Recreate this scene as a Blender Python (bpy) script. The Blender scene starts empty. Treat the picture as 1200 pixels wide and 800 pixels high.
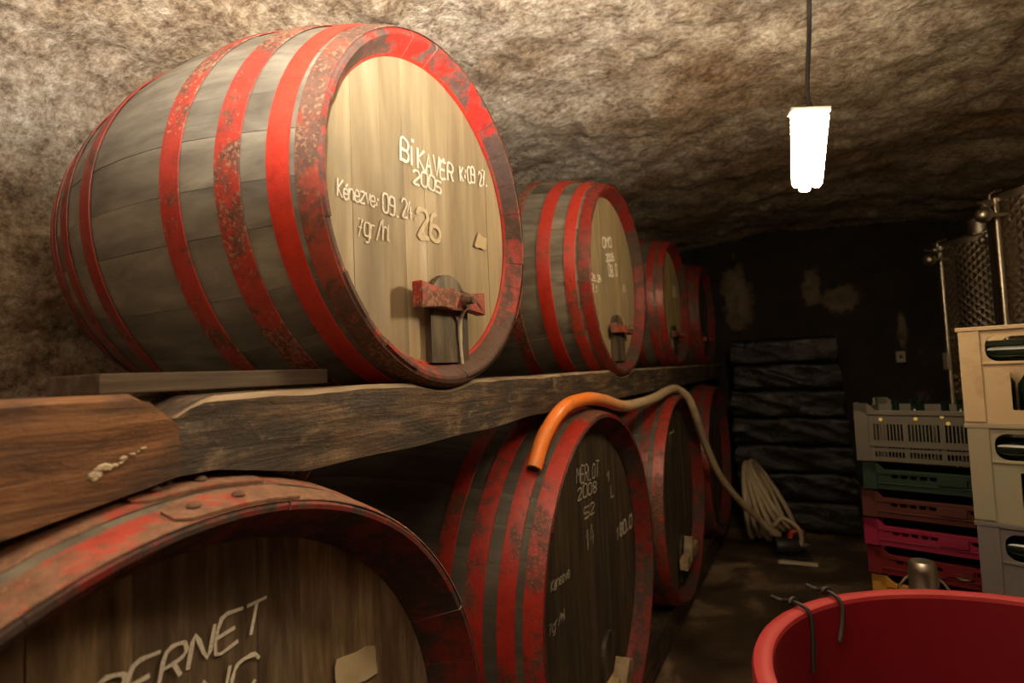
import bpy, bmesh, math, random
from mathutils import Vector, Matrix, noise
from mathutils.geometry import tessellate_polygon

# ------------------------------------------------------------------ camera, world, exposure
C = bpy.context.scene.collection
sc = bpy.context.scene
PI = math.pi
EYE = 1.5                                   # eye height above the cellar floor

def make_camera():
    yaw, pitch, roll = math.radians(27.57), math.radians(3.0), math.radians(-2.5)
    c, s, cp, sp, cy, sy = math.cos(roll), math.sin(roll), math.cos(pitch), math.sin(pitch), math.cos(yaw), math.sin(yaw)
    def yw(v): return Vector((cy*v[0]-sy*v[1], sy*v[0]+cy*v[1], v[2]))
    right, up, fwd = yw((c, -sp*s, cp*s)), yw((-s, -sp*c, cp*c)), yw((0, cp, sp))
    cam = bpy.data.cameras.new('camera'); o = bpy.data.objects.new('camera', cam); C.objects.link(o)
    m = Matrix((right, up, -fwd)).transposed().to_4x4(); m.translation = (0, 0, EYE)
    o.matrix_world = m
    cam.sensor_width = 36; cam.lens = 36*672/1200; cam.clip_start = .02
    cam.dof.use_dof = True; cam.dof.focus_distance = 1.35; cam.dof.aperture_fstop = 3.2
    sc.camera = o
make_camera()
w = bpy.data.worlds.new('world'); sc.world = w; w.use_nodes = True
w.node_tree.nodes['Background'].inputs[0].default_value = (1, .8, .6, 1)
w.node_tree.nodes['Background'].inputs[1].default_value = .002
sc.view_settings.view_transform = 'Standard'; sc.view_settings.look = 'None'
sc.view_settings.gamma = 1; sc.view_settings.use_curve_mapping = False
sc.view_settings.exposure = 0.0
FAR_LAMP = 260.0                             # emission strength of the lamp tubes
LAMP_COL = (1.0, .74, .42)
# the photographer's flash, turned up at the rock ceiling so that its light comes back soft from above
fl = bpy.data.lights.new('bounce_flash', 'SPOT'); fl.energy = 1600; fl.color = (1.0, .92, .80); fl.spot_size = math.radians(128); fl.spot_blend = 1.0; fl.shadow_soft_size = .03
fo = bpy.data.objects.new('bounce_flash', fl); C.objects.link(fo); fo.location = (.05, -.12, EYE+.16)
fo.rotation_euler = Vector((-.26, .25, 1)).to_track_quat('-Z', 'Y').to_euler()

# ------------------------------------------------------------------ helpers
def link(name, me, mats, parent=None, loc=(0, 0, 0), rot=(0, 0, 0)):
    o = bpy.data.objects.new(name, me); C.objects.link(o)
    if mats is not None and len(me.materials) == 0:
        for m in (mats if isinstance(mats, (list, tuple)) else [mats]): me.materials.append(m)
    o.parent = parent; o.location = loc; o.rotation_euler = rot
    return o
def obj(name, bm, mats, parent=None, loc=(0, 0, 0), rot=(0, 0, 0), smooth=False):
    me = bpy.data.meshes.new(name)
    bmesh.ops.recalc_face_normals(bm, faces=bm.faces)
    if smooth:
        for f in bm.faces: f.smooth = True
    sp = [e for e in bm.edges if len(e.link_faces) == 2 and (e.link_faces[0].smooth != e.link_faces[1].smooth or (e.link_faces[0].smooth and e.calc_face_angle(0) > .75))]
    if sp: bmesh.ops.split_edges(bm, edges=sp)
    bm.to_mesh(me); bm.free()
    return link(name, me, mats, parent, loc, rot)
def tag(o, label, cat, group=None):
    o['label'] = label; o['category'] = cat
    if group: o['group'] = group
    return o
def thing(name, label, cat, loc=(0, 0, 0), rotz=0, group=None):
    o = bpy.data.objects.new(name, None); C.objects.link(o); o.empty_display_size = .05
    o.location = loc; o.rotation_euler = (0, 0, rotz)
    return tag(o, label, cat, group)
def struct(o):
    o['kind'] = 'structure'; return o
def add_box(bm, x0, x1, y0, y1, z0, z1, bev=0, mat=0):
    vs = [bm.verts.new((x, y, z)) for x in (x0, x1) for y in (y0, y1) for z in (z0, z1)]
    F = [(0, 1, 3, 2), (4, 6, 7, 5), (0, 4, 5, 1), (2, 3, 7, 6), (0, 2, 6, 4), (1, 5, 7, 3)]
    fs = [bm.faces.new([vs[i] for i in f]) for f in F]
    for f in fs: f.material_index = mat
    if bev:
        es = list({e for f in fs for e in f.edges})
        bmesh.ops.bevel(bm, geom=es, offset=bev, segments=2, affect='EDGES', profile=.7)
def box(*a, **k):
    bm = bmesh.new(); add_box(bm, *a, **k); return bm
def add_tube(bm, pts, r, n=10, closed=False, cap=True):
    pts = [Vector(p) for p in pts]; N = len(pts); rings = []
    prev = None
    for i, p in enumerate(pts):
        if closed: t = pts[(i+1) % N]-pts[i-1]
        else: t = pts[min(i+1, N-1)]-pts[max(i-1, 0)]
        t.normalize()
        u = prev if prev is not None else (Vector((0, 0, 1)) if abs(t.z) < .9 else Vector((1, 0, 0)))
        u = (u-t*u.dot(t)).normalized(); prev = u; v = t.cross(u)
        rr = r[i] if isinstance(r, (list, tuple)) else r
        rings.append([bm.verts.new(p+(u*math.cos(2*PI*k/n)+v*math.sin(2*PI*k/n))*rr) for k in range(n)])
    for i in range(N if closed else N-1):
        a, b = rings[i], rings[(i+1) % N]
        off = 0
        if closed and i == N-1:
            off = min(range(n), key=lambda o_: (a[0].co-b[o_].co).length)
        for k in range(n): bm.faces.new((a[k], a[(k+1) % n], b[(k+1+off) % n], b[(k+off) % n]))
    if cap and not closed:
        bm.faces.new(rings[0][::-1]); bm.faces.new(rings[-1])
def tube(pts, r, n=10, **k):
    bm = bmesh.new(); add_tube(bm, pts, r, n, **k); return bm
def spline(pts, sub=8):
    P = [Vector(p) for p in pts]; P = [2*P[0]-P[1]]+P+[2*P[-1]-P[-2]]; out = []
    for i in range(1, len(P)-2):
        a, b, c, d = P[i-1:i+3]
        for k in range(sub):
            t = k/sub
            out.append(.5*((2*b)+(c-a)*t+(2*a-5*b+4*c-d)*t*t+(3*b-a-3*c+d)*t**3))
    out.append(P[-2]); return out
def lathe(bm, prof, n=48, axis='z'):
    rings = []
    for (r, h) in prof:
        ring = []
        for k in range(n):
            a = 2*PI*k/n; x, y = r*math.cos(a), r*math.sin(a)
            ring.append(bm.verts.new((x, y, h) if axis == 'z' else (h, x, y)))
        rings.append(ring)
    for a, b in zip(rings, rings[1:]):
        for k in range(n): bm.faces.new((a[k], a[(k+1) % n], b[(k+1) % n], b[k]))
    bmesh.ops.remove_doubles(bm, verts=bm.verts, dist=1e-6)
def lathed(prof, n=48, axis='z'):
    bm = bmesh.new(); lathe(bm, prof, n, axis); return bm
def rrect(x0, y0, x1, y1, r=0, n=4):
    if r <= 0: return [(x0, y0), (x1, y0), (x1, y1), (x0, y1)]
    out = []
    for (cx, cy, a0) in ((x1-r, y0+r, -PI/2), (x1-r, y1-r, 0), (x0+r, y1-r, PI/2), (x0+r, y0+r, PI)):
        for k in range(n+1):
            a = a0+PI/2*k/n; out.append((cx+r*math.cos(a), cy+r*math.sin(a)))
    return out
def add_panel(bm, outer, holes, t, mp):
    """flat panel with holes, thickness t, mp(u, v, w) -> xyz"""
    loops = [outer]+holes
    tris = tessellate_polygon([[Vector((u, v, 0)) for u, v in l] for l in loops])
    flat = [p for l in loops for p in l]
    A = [bm.verts.new(mp(u, v, 0)) for u, v in flat]; B = [bm.verts.new(mp(u, v, t)) for u, v in flat]
    for a, b, c in tris:
        try: bm.faces.new((A[a], A[b], A[c])); bm.faces.new((B[c], B[b], B[a]))
        except ValueError: pass
    i = 0
    for l in loops:
        n = len(l)
        for k in range(n):
            a, b = i+k, i+(k+1) % n
            bm.faces.new((A[a], A[b], B[b], B[a]))
        i += n
def panel(outer, holes, t, mp):
    bm = bmesh.new(); add_panel(bm, outer, holes, t, mp); return bm

# ------------------------------------------------------------------ materials
class NT:
    def __init__(s, name):
        s.m = bpy.data.materials.new(name); s.m.use_nodes = True; s.t = s.m.node_tree
        s.b = s.t.nodes['Principled BSDF']; s.out = s.t.nodes['Material Output']
    def n(s, typ, **kw):
        x = s.t.nodes.new(typ)
        for k, v in kw.items():
            if hasattr(x, k): setattr(x, k, v)
            else: x.inputs[k].default_value = v
        return x
    def l(s, a, b): s.t.links.new(a, b)
    def coord(s, scale=(1, 1, 1), rnd=True):
        tc = s.n('ShaderNodeTexCoord'); mp = s.n('ShaderNodeMapping')
        mp.inputs['Scale'].default_value = scale
        s.l(tc.outputs['Object'], mp.inputs['Vector'])
        if rnd:
            oi = s.n('ShaderNodeObjectInfo'); mu = s.n('ShaderNodeMath', operation='MULTIPLY'); mu.inputs[1].default_value = 37.0
            s.l(oi.outputs['Random'], mu.inputs[0]); cb = s.n('ShaderNodeCombineXYZ')
            for i in range(3): s.l(mu.outputs[0], cb.inputs[i])
            s.l(cb.outputs[0], mp.inputs['Location'])
        return mp.outputs[0]
    def noise(s, vec, scale, detail=6, rough=.6, dist=0):
        x = s.n('ShaderNodeTexNoise'); x.inputs['Scale'].default_value = scale; x.inputs['Detail'].default_value = detail
        x.inputs['Roughness'].default_value = rough; x.inputs['Distortion'].default_value = dist
        s.l(vec, x.inputs['Vector']); return x.outputs['Fac']
    def ramp(s, fac, stops, interp='LINEAR'):
        r = s.n('ShaderNodeValToRGB'); r.color_ramp.interpolation = interp; e = r.color_ramp.elements
        while len(e) < len(stops): e.new(.5)
        for x, (p, c) in zip(e, stops):
            x.position = p; x.color = (*c, 1) if len(c) == 3 else c
        s.l(fac, r.inputs[0]); return r.outputs[0]
    def bw(s, fac, a, b): return s.ramp(fac, [(a, (0, 0, 0)), (b, (1, 1, 1))])
    def mix(s, fac, a, b, mode='MIX'):
        x = s.n('ShaderNodeMix', data_type='RGBA', blend_type=mode)
        for sock, v in ((x.inputs[0], fac), (x.inputs[6], a), (x.inputs[7], b)):
            if isinstance(v, (int, float)): sock.default_value = v
            elif isinstance(v, tuple): sock.default_value = (*v, 1)
            else: s.l(v, sock)
        return x.outputs[2]
    def map01(s, v, a, b):
        x = s.n('ShaderNodeMapRange'); x.inputs[1].default_value = a; x.inputs[2].default_value = b; s.l(v, x.inputs[0]); return x.outputs[0]
    def bump(s, h, strength=.3, dist=.01):
        x = s.n('ShaderNodeBump'); x.inputs['Strength'].default_value = strength; x.inputs['Distance'].default_value = dist
        s.l(h, x.inputs['Height']); s.l(x.outputs[0], s.b.inputs['Normal'])
    def col(s, c):
        if isinstance(c, tuple): s.b.inputs['Base Color'].default_value = (*c, 1)
        else: s.l(c, s.b.inputs['Base Color'])
    def rough(s, r):
        if isinstance(r, (int, float)): s.b.inputs['Roughness'].default_value = r
        else: s.l(r, s.b.inputs['Roughness'])

def wood(name, dark, mid, light, stretch=(1, 14, 14), rough=.6, bump=.35, stain=(.03, .025, .02), stain_amt=.5, tone_amt=1.0):
    t = NT(name); v = t.coord(stretch); v2 = t.coord((1, 1, 1))
    g = t.noise(v, 2.2, 8, .62, .3); big = t.noise(v2, 2.6, 4, .6)
    c = t.ramp(g, [(.3, dark), (.5, mid), (.7, light)])
    oi = t.n('ShaderNodeObjectInfo')
    tone = t.ramp(oi.outputs['Random'], [(0, (.68, .68, .70)), (.5, (1, 1, 1)), (1, (1.22, 1.18, 1.08))])
    c = t.mix(tone_amt, c, tone, 'MULTIPLY')
    st = t.bw(big, .52, .72); sm = t.n('ShaderNodeMath', operation='MULTIPLY'); sm.inputs[1].default_value = stain_amt
    t.l(st, sm.inputs[0]); c = t.mix(sm.outputs[0], c, stain)
    t.col(c); t.rough(t.ramp(g, [(.3, (rough+.15,)*3), (.7, (rough-.08,)*3)])); t.bump(g, bump, .006)
    return t.m
def hoop_mat(name, red, rust, amount, fleck=.5, rough=.45, dirt=(.05, .03, .025), rnd=True):
    """old red paint: patches rubbed down to rust, pale flecks in clusters, grime"""
    t = NT(name); v = t.coord((1, 1, 1), rnd); a = t.noise(v, 15, 9, .78, .3); b = t.noise(v, 120, 3, .6); d = t.noise(v, 4, 4, .6); e = t.noise(v, 40, 4, .7)
    c = t.ramp(e, [(.25, tuple(.65*x for x in red)), (.55, red), (.8, tuple(min(1, 1.15*x) for x in red))])
    m3 = t.mix(.40, a, d)
    mask = t.bw(m3, .60-.22*amount, .66-.22*amount)
    c = t.mix(mask, c, t.ramp(e, [(.3, tuple(.45*x for x in rust)), (.7, rust)]))
    den = t.mix(.45, b, d)
    fl_ = t.bw(den, .585-.07*fleck, .625-.07*fleck); fm = t.n('ShaderNodeMath', operation='MULTIPLY'); fm.inputs[1].default_value = .35+.6*fleck if fleck > .2 else fleck
    t.l(fl_, fm.inputs[0]); c = t.mix(fm.outputs[0], c, (.30, .155, .09))
    c = t.mix(t.bw(t.mix(.5, d, e), .56, .70), c, dirt)
    t.col(c); t.rough(t.ramp(mask, [(0, (rough,)*3), (1, (rough+.25,)*3)])); t.bump(t.mix(.5, a, e), .6, .005)
    return t.m
def plastic(name, c, rough=.4, dirt=(.12, .09, .06), amt=.4, spec=.5):
    t = NT(name); v = t.coord(); a = t.noise(v, 7, 7, .65); b = t.noise(v, 40, 3)
    m = t.bw(a, .5, .72); mu = t.n('ShaderNodeMath', operation='MULTIPLY'); mu.inputs[1].default_value = amt; t.l(m, mu.inputs[0])
    t.col(t.mix(mu.outputs[0], c, dirt)); t.rough(t.ramp(a, [(.3, (rough,)*3), (.7, (rough+.2,)*3)])); t.bump(b, .05, .002)
    t.b.inputs['Specular IOR Level'].default_value = spec
    return t.m
def rock(name, cols, bump=.9):
    t = NT(name); v = t.coord(rnd=False); big = t.noise(v, 1.1, 4, .6); mid = t.noise(v, 8, 6, .62); fine = t.noise(v, 48, 6, .7)
    vo = t.n('ShaderNodeTexVoronoi', feature='F1'); vo.inputs['Scale'].default_value = 24; vo.inputs['Randomness'].default_value = 1
    wv = t.mix(.12, v, t.n('ShaderNodeTexNoise').outputs['Color']); t.l(wv, vo.inputs['Vector'])
    chips = t.ramp(vo.outputs['Distance'], [(0, (1, 1, 1)), (.75, (0, 0, 0))])
    h = t.mix(.08, t.mix(.60, mid, fine), chips)
    c = t.ramp(h, [(.38, cols[0]), (.46, cols[1]), (.53, cols[2]), (.62, cols[3])])
    c = t.mix(t.bw(big, .42, .60), c, t.mix(1.0, c, (.60, .50, .40), 'MULTIPLY'))
    big2 = t.noise(v, 3.3, 5, .6); c = t.mix(t.bw(big2, .50, .62), c, t.mix(1.0, c, (.72, .66, .60), 'MULTIPLY'))
    t.col(c); t.rough(.92); t.b.inputs['Specular IOR Level'].default_value = .25
    t.bump(h, bump, .035)
    return t.m
def metal(name, c, rough=.3, bump=.0):
    t = NT(name); v = t.coord((1, 1, 1)); a = t.noise(v, 8, 6); t.col(t.ramp(a, [(.3, tuple(.75*x for x in c)), (.7, c)]))
    t.b.inputs['Metallic'].default_value = 1; t.rough(t.ramp(a, [(.3, (rough,)*3), (.7, (rough+.2,)*3)]))
    if bump: t.bump(a, bump, .003)
    return t.m
def emit(name, c, s):
    t = NT(name); t.col(c); t.b.inputs['Emission Color'].default_value = (*c, 1); t.b.inputs['Emission Strength'].default_value = s
    return t.m

M = {}
RK = [(.17, .125, .088), (.35, .285, .212), (.49, .425, .34), (.72, .66, .56)]
M['rock'] = rock('rock', RK)
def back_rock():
    t = NT('back_wall_dark'); v = t.coord(rnd=False); a = t.noise(v, 4, 7, .65, .4); b = t.noise(v, 1.3, 5, .6, .8); n2 = t.noise(v, 7, 6, .7)
    c = t.ramp(a, [(.3, (.010, .008, .006)), (.7, (.028, .022, .017))])  # near-black base colour over the whole back wall
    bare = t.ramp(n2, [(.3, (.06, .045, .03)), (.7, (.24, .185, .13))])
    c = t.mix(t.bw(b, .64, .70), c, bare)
    # patches where the dark plaster has come off
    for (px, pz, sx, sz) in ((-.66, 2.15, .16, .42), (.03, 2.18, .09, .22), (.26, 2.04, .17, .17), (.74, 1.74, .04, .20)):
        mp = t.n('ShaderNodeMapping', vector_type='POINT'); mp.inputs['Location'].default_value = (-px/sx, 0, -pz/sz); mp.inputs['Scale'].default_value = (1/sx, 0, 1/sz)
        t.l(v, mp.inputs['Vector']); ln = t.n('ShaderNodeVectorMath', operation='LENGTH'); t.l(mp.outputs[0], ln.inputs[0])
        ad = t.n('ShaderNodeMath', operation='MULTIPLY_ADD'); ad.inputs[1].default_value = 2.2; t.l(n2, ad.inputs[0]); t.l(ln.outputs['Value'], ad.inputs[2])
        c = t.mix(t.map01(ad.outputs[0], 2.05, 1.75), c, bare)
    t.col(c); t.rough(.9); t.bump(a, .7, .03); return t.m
M['back_rock'] = back_rock()
def floor_mat():
    t = NT('floor_damp_concrete'); v = t.coord(rnd=False); a = t.noise(v, 2.2, 7, .65, .5); b = t.noise(v, 30, 4)
    t.col(t.ramp(a, [(.36, (.030, .020, .012)), (.52, (.075, .050, .030)), (.64, (.24, .175, .11))]))
    t.rough(t.ramp(a, [(.3, (.28,)*3), (.7, (.75,)*3)])); t.bump(t.mix(.3, a, b), .5, .02); return t.m
M['floor'] = floor_mat()
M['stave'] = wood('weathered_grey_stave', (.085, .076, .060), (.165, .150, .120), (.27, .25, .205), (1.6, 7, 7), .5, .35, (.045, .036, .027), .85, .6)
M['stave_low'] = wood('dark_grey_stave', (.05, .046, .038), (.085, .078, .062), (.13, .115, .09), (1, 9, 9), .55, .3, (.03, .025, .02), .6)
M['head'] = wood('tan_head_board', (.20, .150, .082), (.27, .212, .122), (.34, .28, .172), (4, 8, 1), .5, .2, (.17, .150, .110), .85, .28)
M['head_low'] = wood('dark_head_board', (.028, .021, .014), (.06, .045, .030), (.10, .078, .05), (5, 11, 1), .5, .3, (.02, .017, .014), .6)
M['head_brown'] = wood('brown_head_board', (.06, .038, .021), (.16, .115, .070), (.32, .25, .165), (5, 14, 2), .55, .4, (.085, .044, .020), .75)
M['head_pale'] = wood('pale_yellow_head_board', (.20, .15, .065), (.33, .26, .12), (.44, .35, .18), (5, 11, 1), .55, .2, (.16, .12, .06), .4)  # paler and yellower than the other upper heads
RED = (.52, .030, .016)
M['chime'] = hoop_mat('chime_paint', (.42, .026, .018), (.13, .070, .055), .80, .12, .42, rnd=False)
M['chime_worn'] = hoop_mat('worn_chime_paint', (.17, .012, .010), (.060, .036, .028), .6, .1, .5, rnd=False)
M['hoop_clean'] = hoop_mat('hoop_clean_red', (.48, .030, .015), (.26, .085, .045), .2, .15, .42)
M['hoop_red'] = hoop_mat('hoop_worn_red', (.36, .030, .019), (.17, .065, .042), .55, .8, .5)
M['hoop_rust'] = hoop_mat('hoop_rusty', (.34, .055, .032), (.16, .080, .055), .72, .6, .5)
M['hoop_low'] = hoop_mat('hoop_lower_red', (.35, .024, .016), (.15, .058, .042), .5, .35, .36)
M['hoop_tan'] = hoop_mat('hoop_rust_tan', (.38, .052, .034), (.27, .145, .092), .82, .5, .55)
M['hoop_dark'] = hoop_mat('hoop_dark_red', (.24, .018, .013), (.12, .05, .035), .45, .15, .4)
def old_beam(name, cols, pale, black, pale_amt, blk=(.46, .56)):
    t = NT(name); v = t.coord((16, 1.4, 16)); v2 = t.coord((1.8, 1, 1.8)); g = t.noise(v, 3.5, 9, .7, .5); p = t.noise(v2, 11, 9, .75, .2); q = t.noise(v2, 4.2, 7, .68, .3)
    c = t.ramp(g, [(.34, cols[0]), (.5, cols[1]), (.64, cols[2])])
    c = t.mix(t.bw(q, *blk), c, t.mix(t.bw(g, .4, .65), black, tuple(2.4*x for x in black)))
    m = t.bw(t.mix(.3, p, g), .53, .62); mu = t.n('ShaderNodeMath', operation='MULTIPLY'); mu.inputs[1].default_value = pale_amt; t.l(m, mu.inputs[0])
    c = t.mix(mu.outputs[0], c, pale)
    t.col(c); t.rough(t.ramp(p, [(.3, (.42,)*3), (.7, (.78,)*3)])); t.bump(t.mix(.5, g, p), .9, .010); return t.m
M['beam'] = old_beam('beam_mottled', [(.03, .018, .010), (.085, .050, .028), (.17, .11, .062)], (.27, .20, .13), (.024, .018, .014), .6, (.44, .54))
M['beam_brown'] = old_beam('beam_red_brown', [(.035, .014, .006), (.14, .058, .020), (.26, .120, .045)], (.24, .15, .08), (.040, .019, .010), .3, (.47, .57))
M['beam_worn'] = wood('beam_worn_edge', (.12, .085, .05), (.30, .23, .15), (.48, .40, .28), (10, 2, 10), .7, .5, (.05, .035, .02), .5)
M['plank'] = wood('plank_grey_brown', (.035, .023, .014), (.078, .052, .032), (.15, .108, .07), (14, 1.2, 14), .6, .4)
M['pale_wood'] = wood('pale_wood', (.22, .15, .08), (.38, .28, .16), (.52, .41, .26), (10, 2, 10), .6, .3)
M['hatch'] = wood('hatch_dark', (.02, .015, .011), (.045, .034, .024), (.16, .12, .07), (8, 9, 1.5), .5, .3)
def chalk(name, c, solid=.5):
    t = NT(name); v = t.coord(rnd=False); a = t.noise(v, 260, 3, .7)
    t.col(t.ramp(a, [(.46-.3*solid, tuple(x*(.25+.35*solid) for x in c)), (.62-.25*solid, c)])); t.rough(.95); return t.m
M['chalk'] = chalk('chalk_white', (.78, .74, .65), .6)
M['chalk_faint'] = chalk('chalk_faint', (.52, .49, .42), .35)
M['paint_tan'] = chalk('stencil_paint', (.66, .58, .42), .8)
M['paper'] = plastic('old_paper', (.50, .42, .28), .8, (.25, .18, .10), .5, .2)
M['paper_pale'] = plastic('old_label_paper', (.52, .46, .34), .8, (.3, .24, .15), .5, .2)
M['string'] = plastic('wax_drip', (.62, .55, .42), .6, (.3, .25, .18), .3)
M['iron'] = metal('dark_iron', (.12, .10, .09), .5, .2)
M['rivet'] = hoop_mat('rivet_rust', (.22, .10, .06), (.13, .08, .055), .7, .3, .6)
M['steel'] = metal('brushed_steel', (.62, .57, .48), .28)
def tank_mat():
    t = NT('dimpled_steel'); tc = t.n('ShaderNodeTexCoord'); mp = t.n('ShaderNodeMapping'); t.l(tc.outputs['UV'], mp.inputs['Vector'])
    mp.inputs['Rotation'].default_value = (0, 0, PI/4); mp.inputs['Scale'].default_value = (26, 26, 1)
    vo = t.n('ShaderNodeTexVoronoi', distance='CHEBYCHEV'); vo.inputs['Scale'].default_value = 1; vo.inputs['Randomness'].default_value = 0
    t.l(mp.outputs[0], vo.inputs['Vector'])
    t.col((.42, .36, .28)); t.b.inputs['Metallic'].default_value = 1; t.rough(.38); t.bump(vo.outputs['Distance'], .8, .02); return t.m
M['tank'] = tank_mat()
M['cream'] = plastic('crate_cream', (.46, .35, .21), .45, (.26, .13, .055), .8)
M['offwhite'] = plastic('crate_offwhite', (.27, .245, .17), .45, (.19, .25, .15), .45)
M['greycrate'] = plastic('crate_grey', (.135, .125, .122), .45, (.10, .085, .07), .4)
M['tray_grey'] = plastic('tray_warm_grey', (.075, .066, .052), .45, (.07, .09, .06), .4)
M['tray_green'] = plastic('tray_green', (.005, .019, .010), .4, (.02, .03, .02), .3)
M['tray_brown'] = plastic('tray_brown', (.058, .012, .008), .4, (.05, .02, .015), .4)
M['tray_magenta'] = plastic('tray_magenta', (.19, .007, .035), .4, (.12, .02, .05), .3)
M['tray_red'] = plastic('tray_red', (.11, .004, .007), .4, (.12, .01, .012), .3)
M['tray_yellow'] = plastic('tray_yellow', (.40, .19, .025), .4, (.2, .15, .03), .3)
M['tub'] = plastic('tub_red', (.16, .003, .008), .55, (.12, .003, .008), .4, .3)
M['tub_rim'] = plastic('tub_rim_scuffed', (.34, .026, .032), .4, (.42, .06, .06), .5)
M['black'] = plastic('black_plastic', (.018, .017, .017), .4, (.03, .025, .02), .3)
def wrap_mat():
    t = NT('black_foil'); v = t.coord((1, 1, 1)); a = t.noise(v, 5, 6, .6, 1.2)
    t.col((.006, .0055, .005)); t.rough(t.ramp(a, [(.3, (.30,)*3), (.7, (.6,)*3)])); t.b.inputs['Specular IOR Level'].default_value = .3; t.bump(a, .8, .03); return t.m
M['foil'] = wrap_mat()
def hose_mat():
    t = NT('hose_orange_to_cream'); tc = t.n('ShaderNodeTexCoord'); sp = t.n('ShaderNodeSeparateXYZ'); t.l(tc.outputs['Object'], sp.inputs[0])
    mr = t.n('ShaderNodeMapRange'); mr.inputs[1].default_value = 1.95; mr.inputs[2].default_value = 2.55; t.l(sp.outputs[1], mr.inputs[0])
    v = t.coord(rnd=False); a = t.noise(v, 12, 4)
    c = t.mix(mr.outputs[0], (.85, .23, .035), (.50, .40, .26)); c = t.mix(t.bw(a, .5, .8), c, (.30, .2, .11))
    t.col(c); t.rough(.35); return t.m
M['hose'] = hose_mat()
M['coil'] = plastic('hose_cream', (.42, .35, .24), .45, (.2, .15, .1), .4)
M['redplastic'] = plastic('red_fitting', (.45, .05, .03), .4)
def glass_mat():
    t = NT('dark_green_bottle'); t.col((.006, .016, .008)); t.rough(.08); t.b.inputs['Specular IOR Level'].default_value = .8; return t.m
M['bottle'] = glass_mat()
M['label_yellow'] = plastic('bottle_label_yellow', (.70, .62, .15), .6)
M['label_white'] = plastic('bottle_label_white', (.70, .68, .60), .5)
M['cord'] = plastic('black_cord', (.007, .006, .006), .5)
M['white_shell'] = plastic('lamp_shell', (.70, .66, .58), .4)
M['cable_box'] = plastic('switch_plastic', (.34, .30, .22), .5)

# ------------------------------------------------------------------ the cellar
Z = EYE
PROF = [(-2.10, -1.6), (-2.2, -.9), (-2.2, -.2), (-2.12, .35), (-1.98, .80), (-1.68, 1.06), (-1.18, 1.20), (-.5, 1.27),
        (.3, 1.26), (1.05, 1.2), (1.75, 1.0), (2.25, .5), (2.4, -.3), (2.35, -1.6)]
def rock_disp(p):
    v = Vector(p)
    a = noise.noise(v*1.3)*.055
    b = noise.noise(v*4.1+Vector((5, 2, 9)))*.028
    c = abs(noise.noise(Vector((v.x*9, v.y*6, v.z*9))+Vector((1, 7, 3))))*.030
    d = noise.noise(v*21)*.008
    return a+b+c+d
def shell():
    pts = spline([(x, 0, z+Z) for x, z in PROF], 16)
    seg = [0]
    # resample evenly
    out = [pts[0]]; step = .024
    for a, b in zip(pts, pts[1:]):
        L = (b-a).length; n = max(1, round(L/step))
        for k in range(1, n+1): out.append(a.lerp(b, k/n))
    ys = [-2.2+.075*i for i in range(int(2.2/.075)+1)]
    y = ys[-1]
    while y < 6.45:
        y += .024 if y < 4.2 else .045; ys.append(y)
    N = len(out); nor = []
    for i in range(N):
        t = out[min(i+1, N-1)]-out[max(i-1, 0)]; nor.append(Vector((t.z, 0, -t.x)).normalized())
    li = min(range(N//2), key=lambda i: abs(out[i].z-(Z+.62))); ri = max(range(N//2, N), key=lambda i: -abs(out[i].z-(Z+.62)))
    for name, i0, i1 in (('wall_left', 0, li), ('ceiling', li, ri), ('wall_right', ri, N-1)):
        verts, faces = [], []
        w_ = i1-i0+1
        st = 1
        for y in ys:
            for i in range(i0, i1+1):
                p = Vector((out[i].x, y, out[i].z)); verts.append(p+nor[i]*rock_disp(p))
        for j in range(len(ys)-1):
            for i in range(w_-1):
                a = j*w_+i; faces.append((a, a+1, a+w_+1, a+w_))
        me = bpy.data.meshes.new(name); me.from_pydata([tuple(v) for v in verts], [], faces)
        for p in me.polygons: p.use_smooth = True
        struct(link(name, me, M['rock']))
shell()
def back_wall(name, y, mat, sgn, n=70):
    bm = bmesh.new(); V = {}
    for i in range(n+1):
        for k in range(n+1):
            x, z = -2.5+5.2*i/n, -.1+3.1*k/n
            d = rock_disp((x*1.0, y, z))*1.2
            V[i, k] = bm.verts.new((x, y+sgn*d, z))
    for i in range(n):
        for k in range(n): bm.faces.new((V[i, k], V[i+1, k], V[i+1, k+1], V[i, k+1]))
    struct(obj(name, bm, mat, smooth=True))
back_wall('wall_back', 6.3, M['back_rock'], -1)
back_wall('wall_front', -2.1, M['rock'], 1, 40)
bm = bmesh.new(); V = {}
for i in range(81):
    for k in range(141):
        x, y = -2.6+5.2*i/80, -2.3+8.8*k/140
        V[i, k] = bm.verts.new((x, y, -.006+noise.noise(Vector((x*2.2, y*2.2, 3)))*.008))
for i in range(80):
    for k in range(140): bm.faces.new((V[i, k], V[i+1, k], V[i+1, k+1], V[i, k+1]))
struct(obj('floor', bm, M['floor'], smooth=True))

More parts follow.
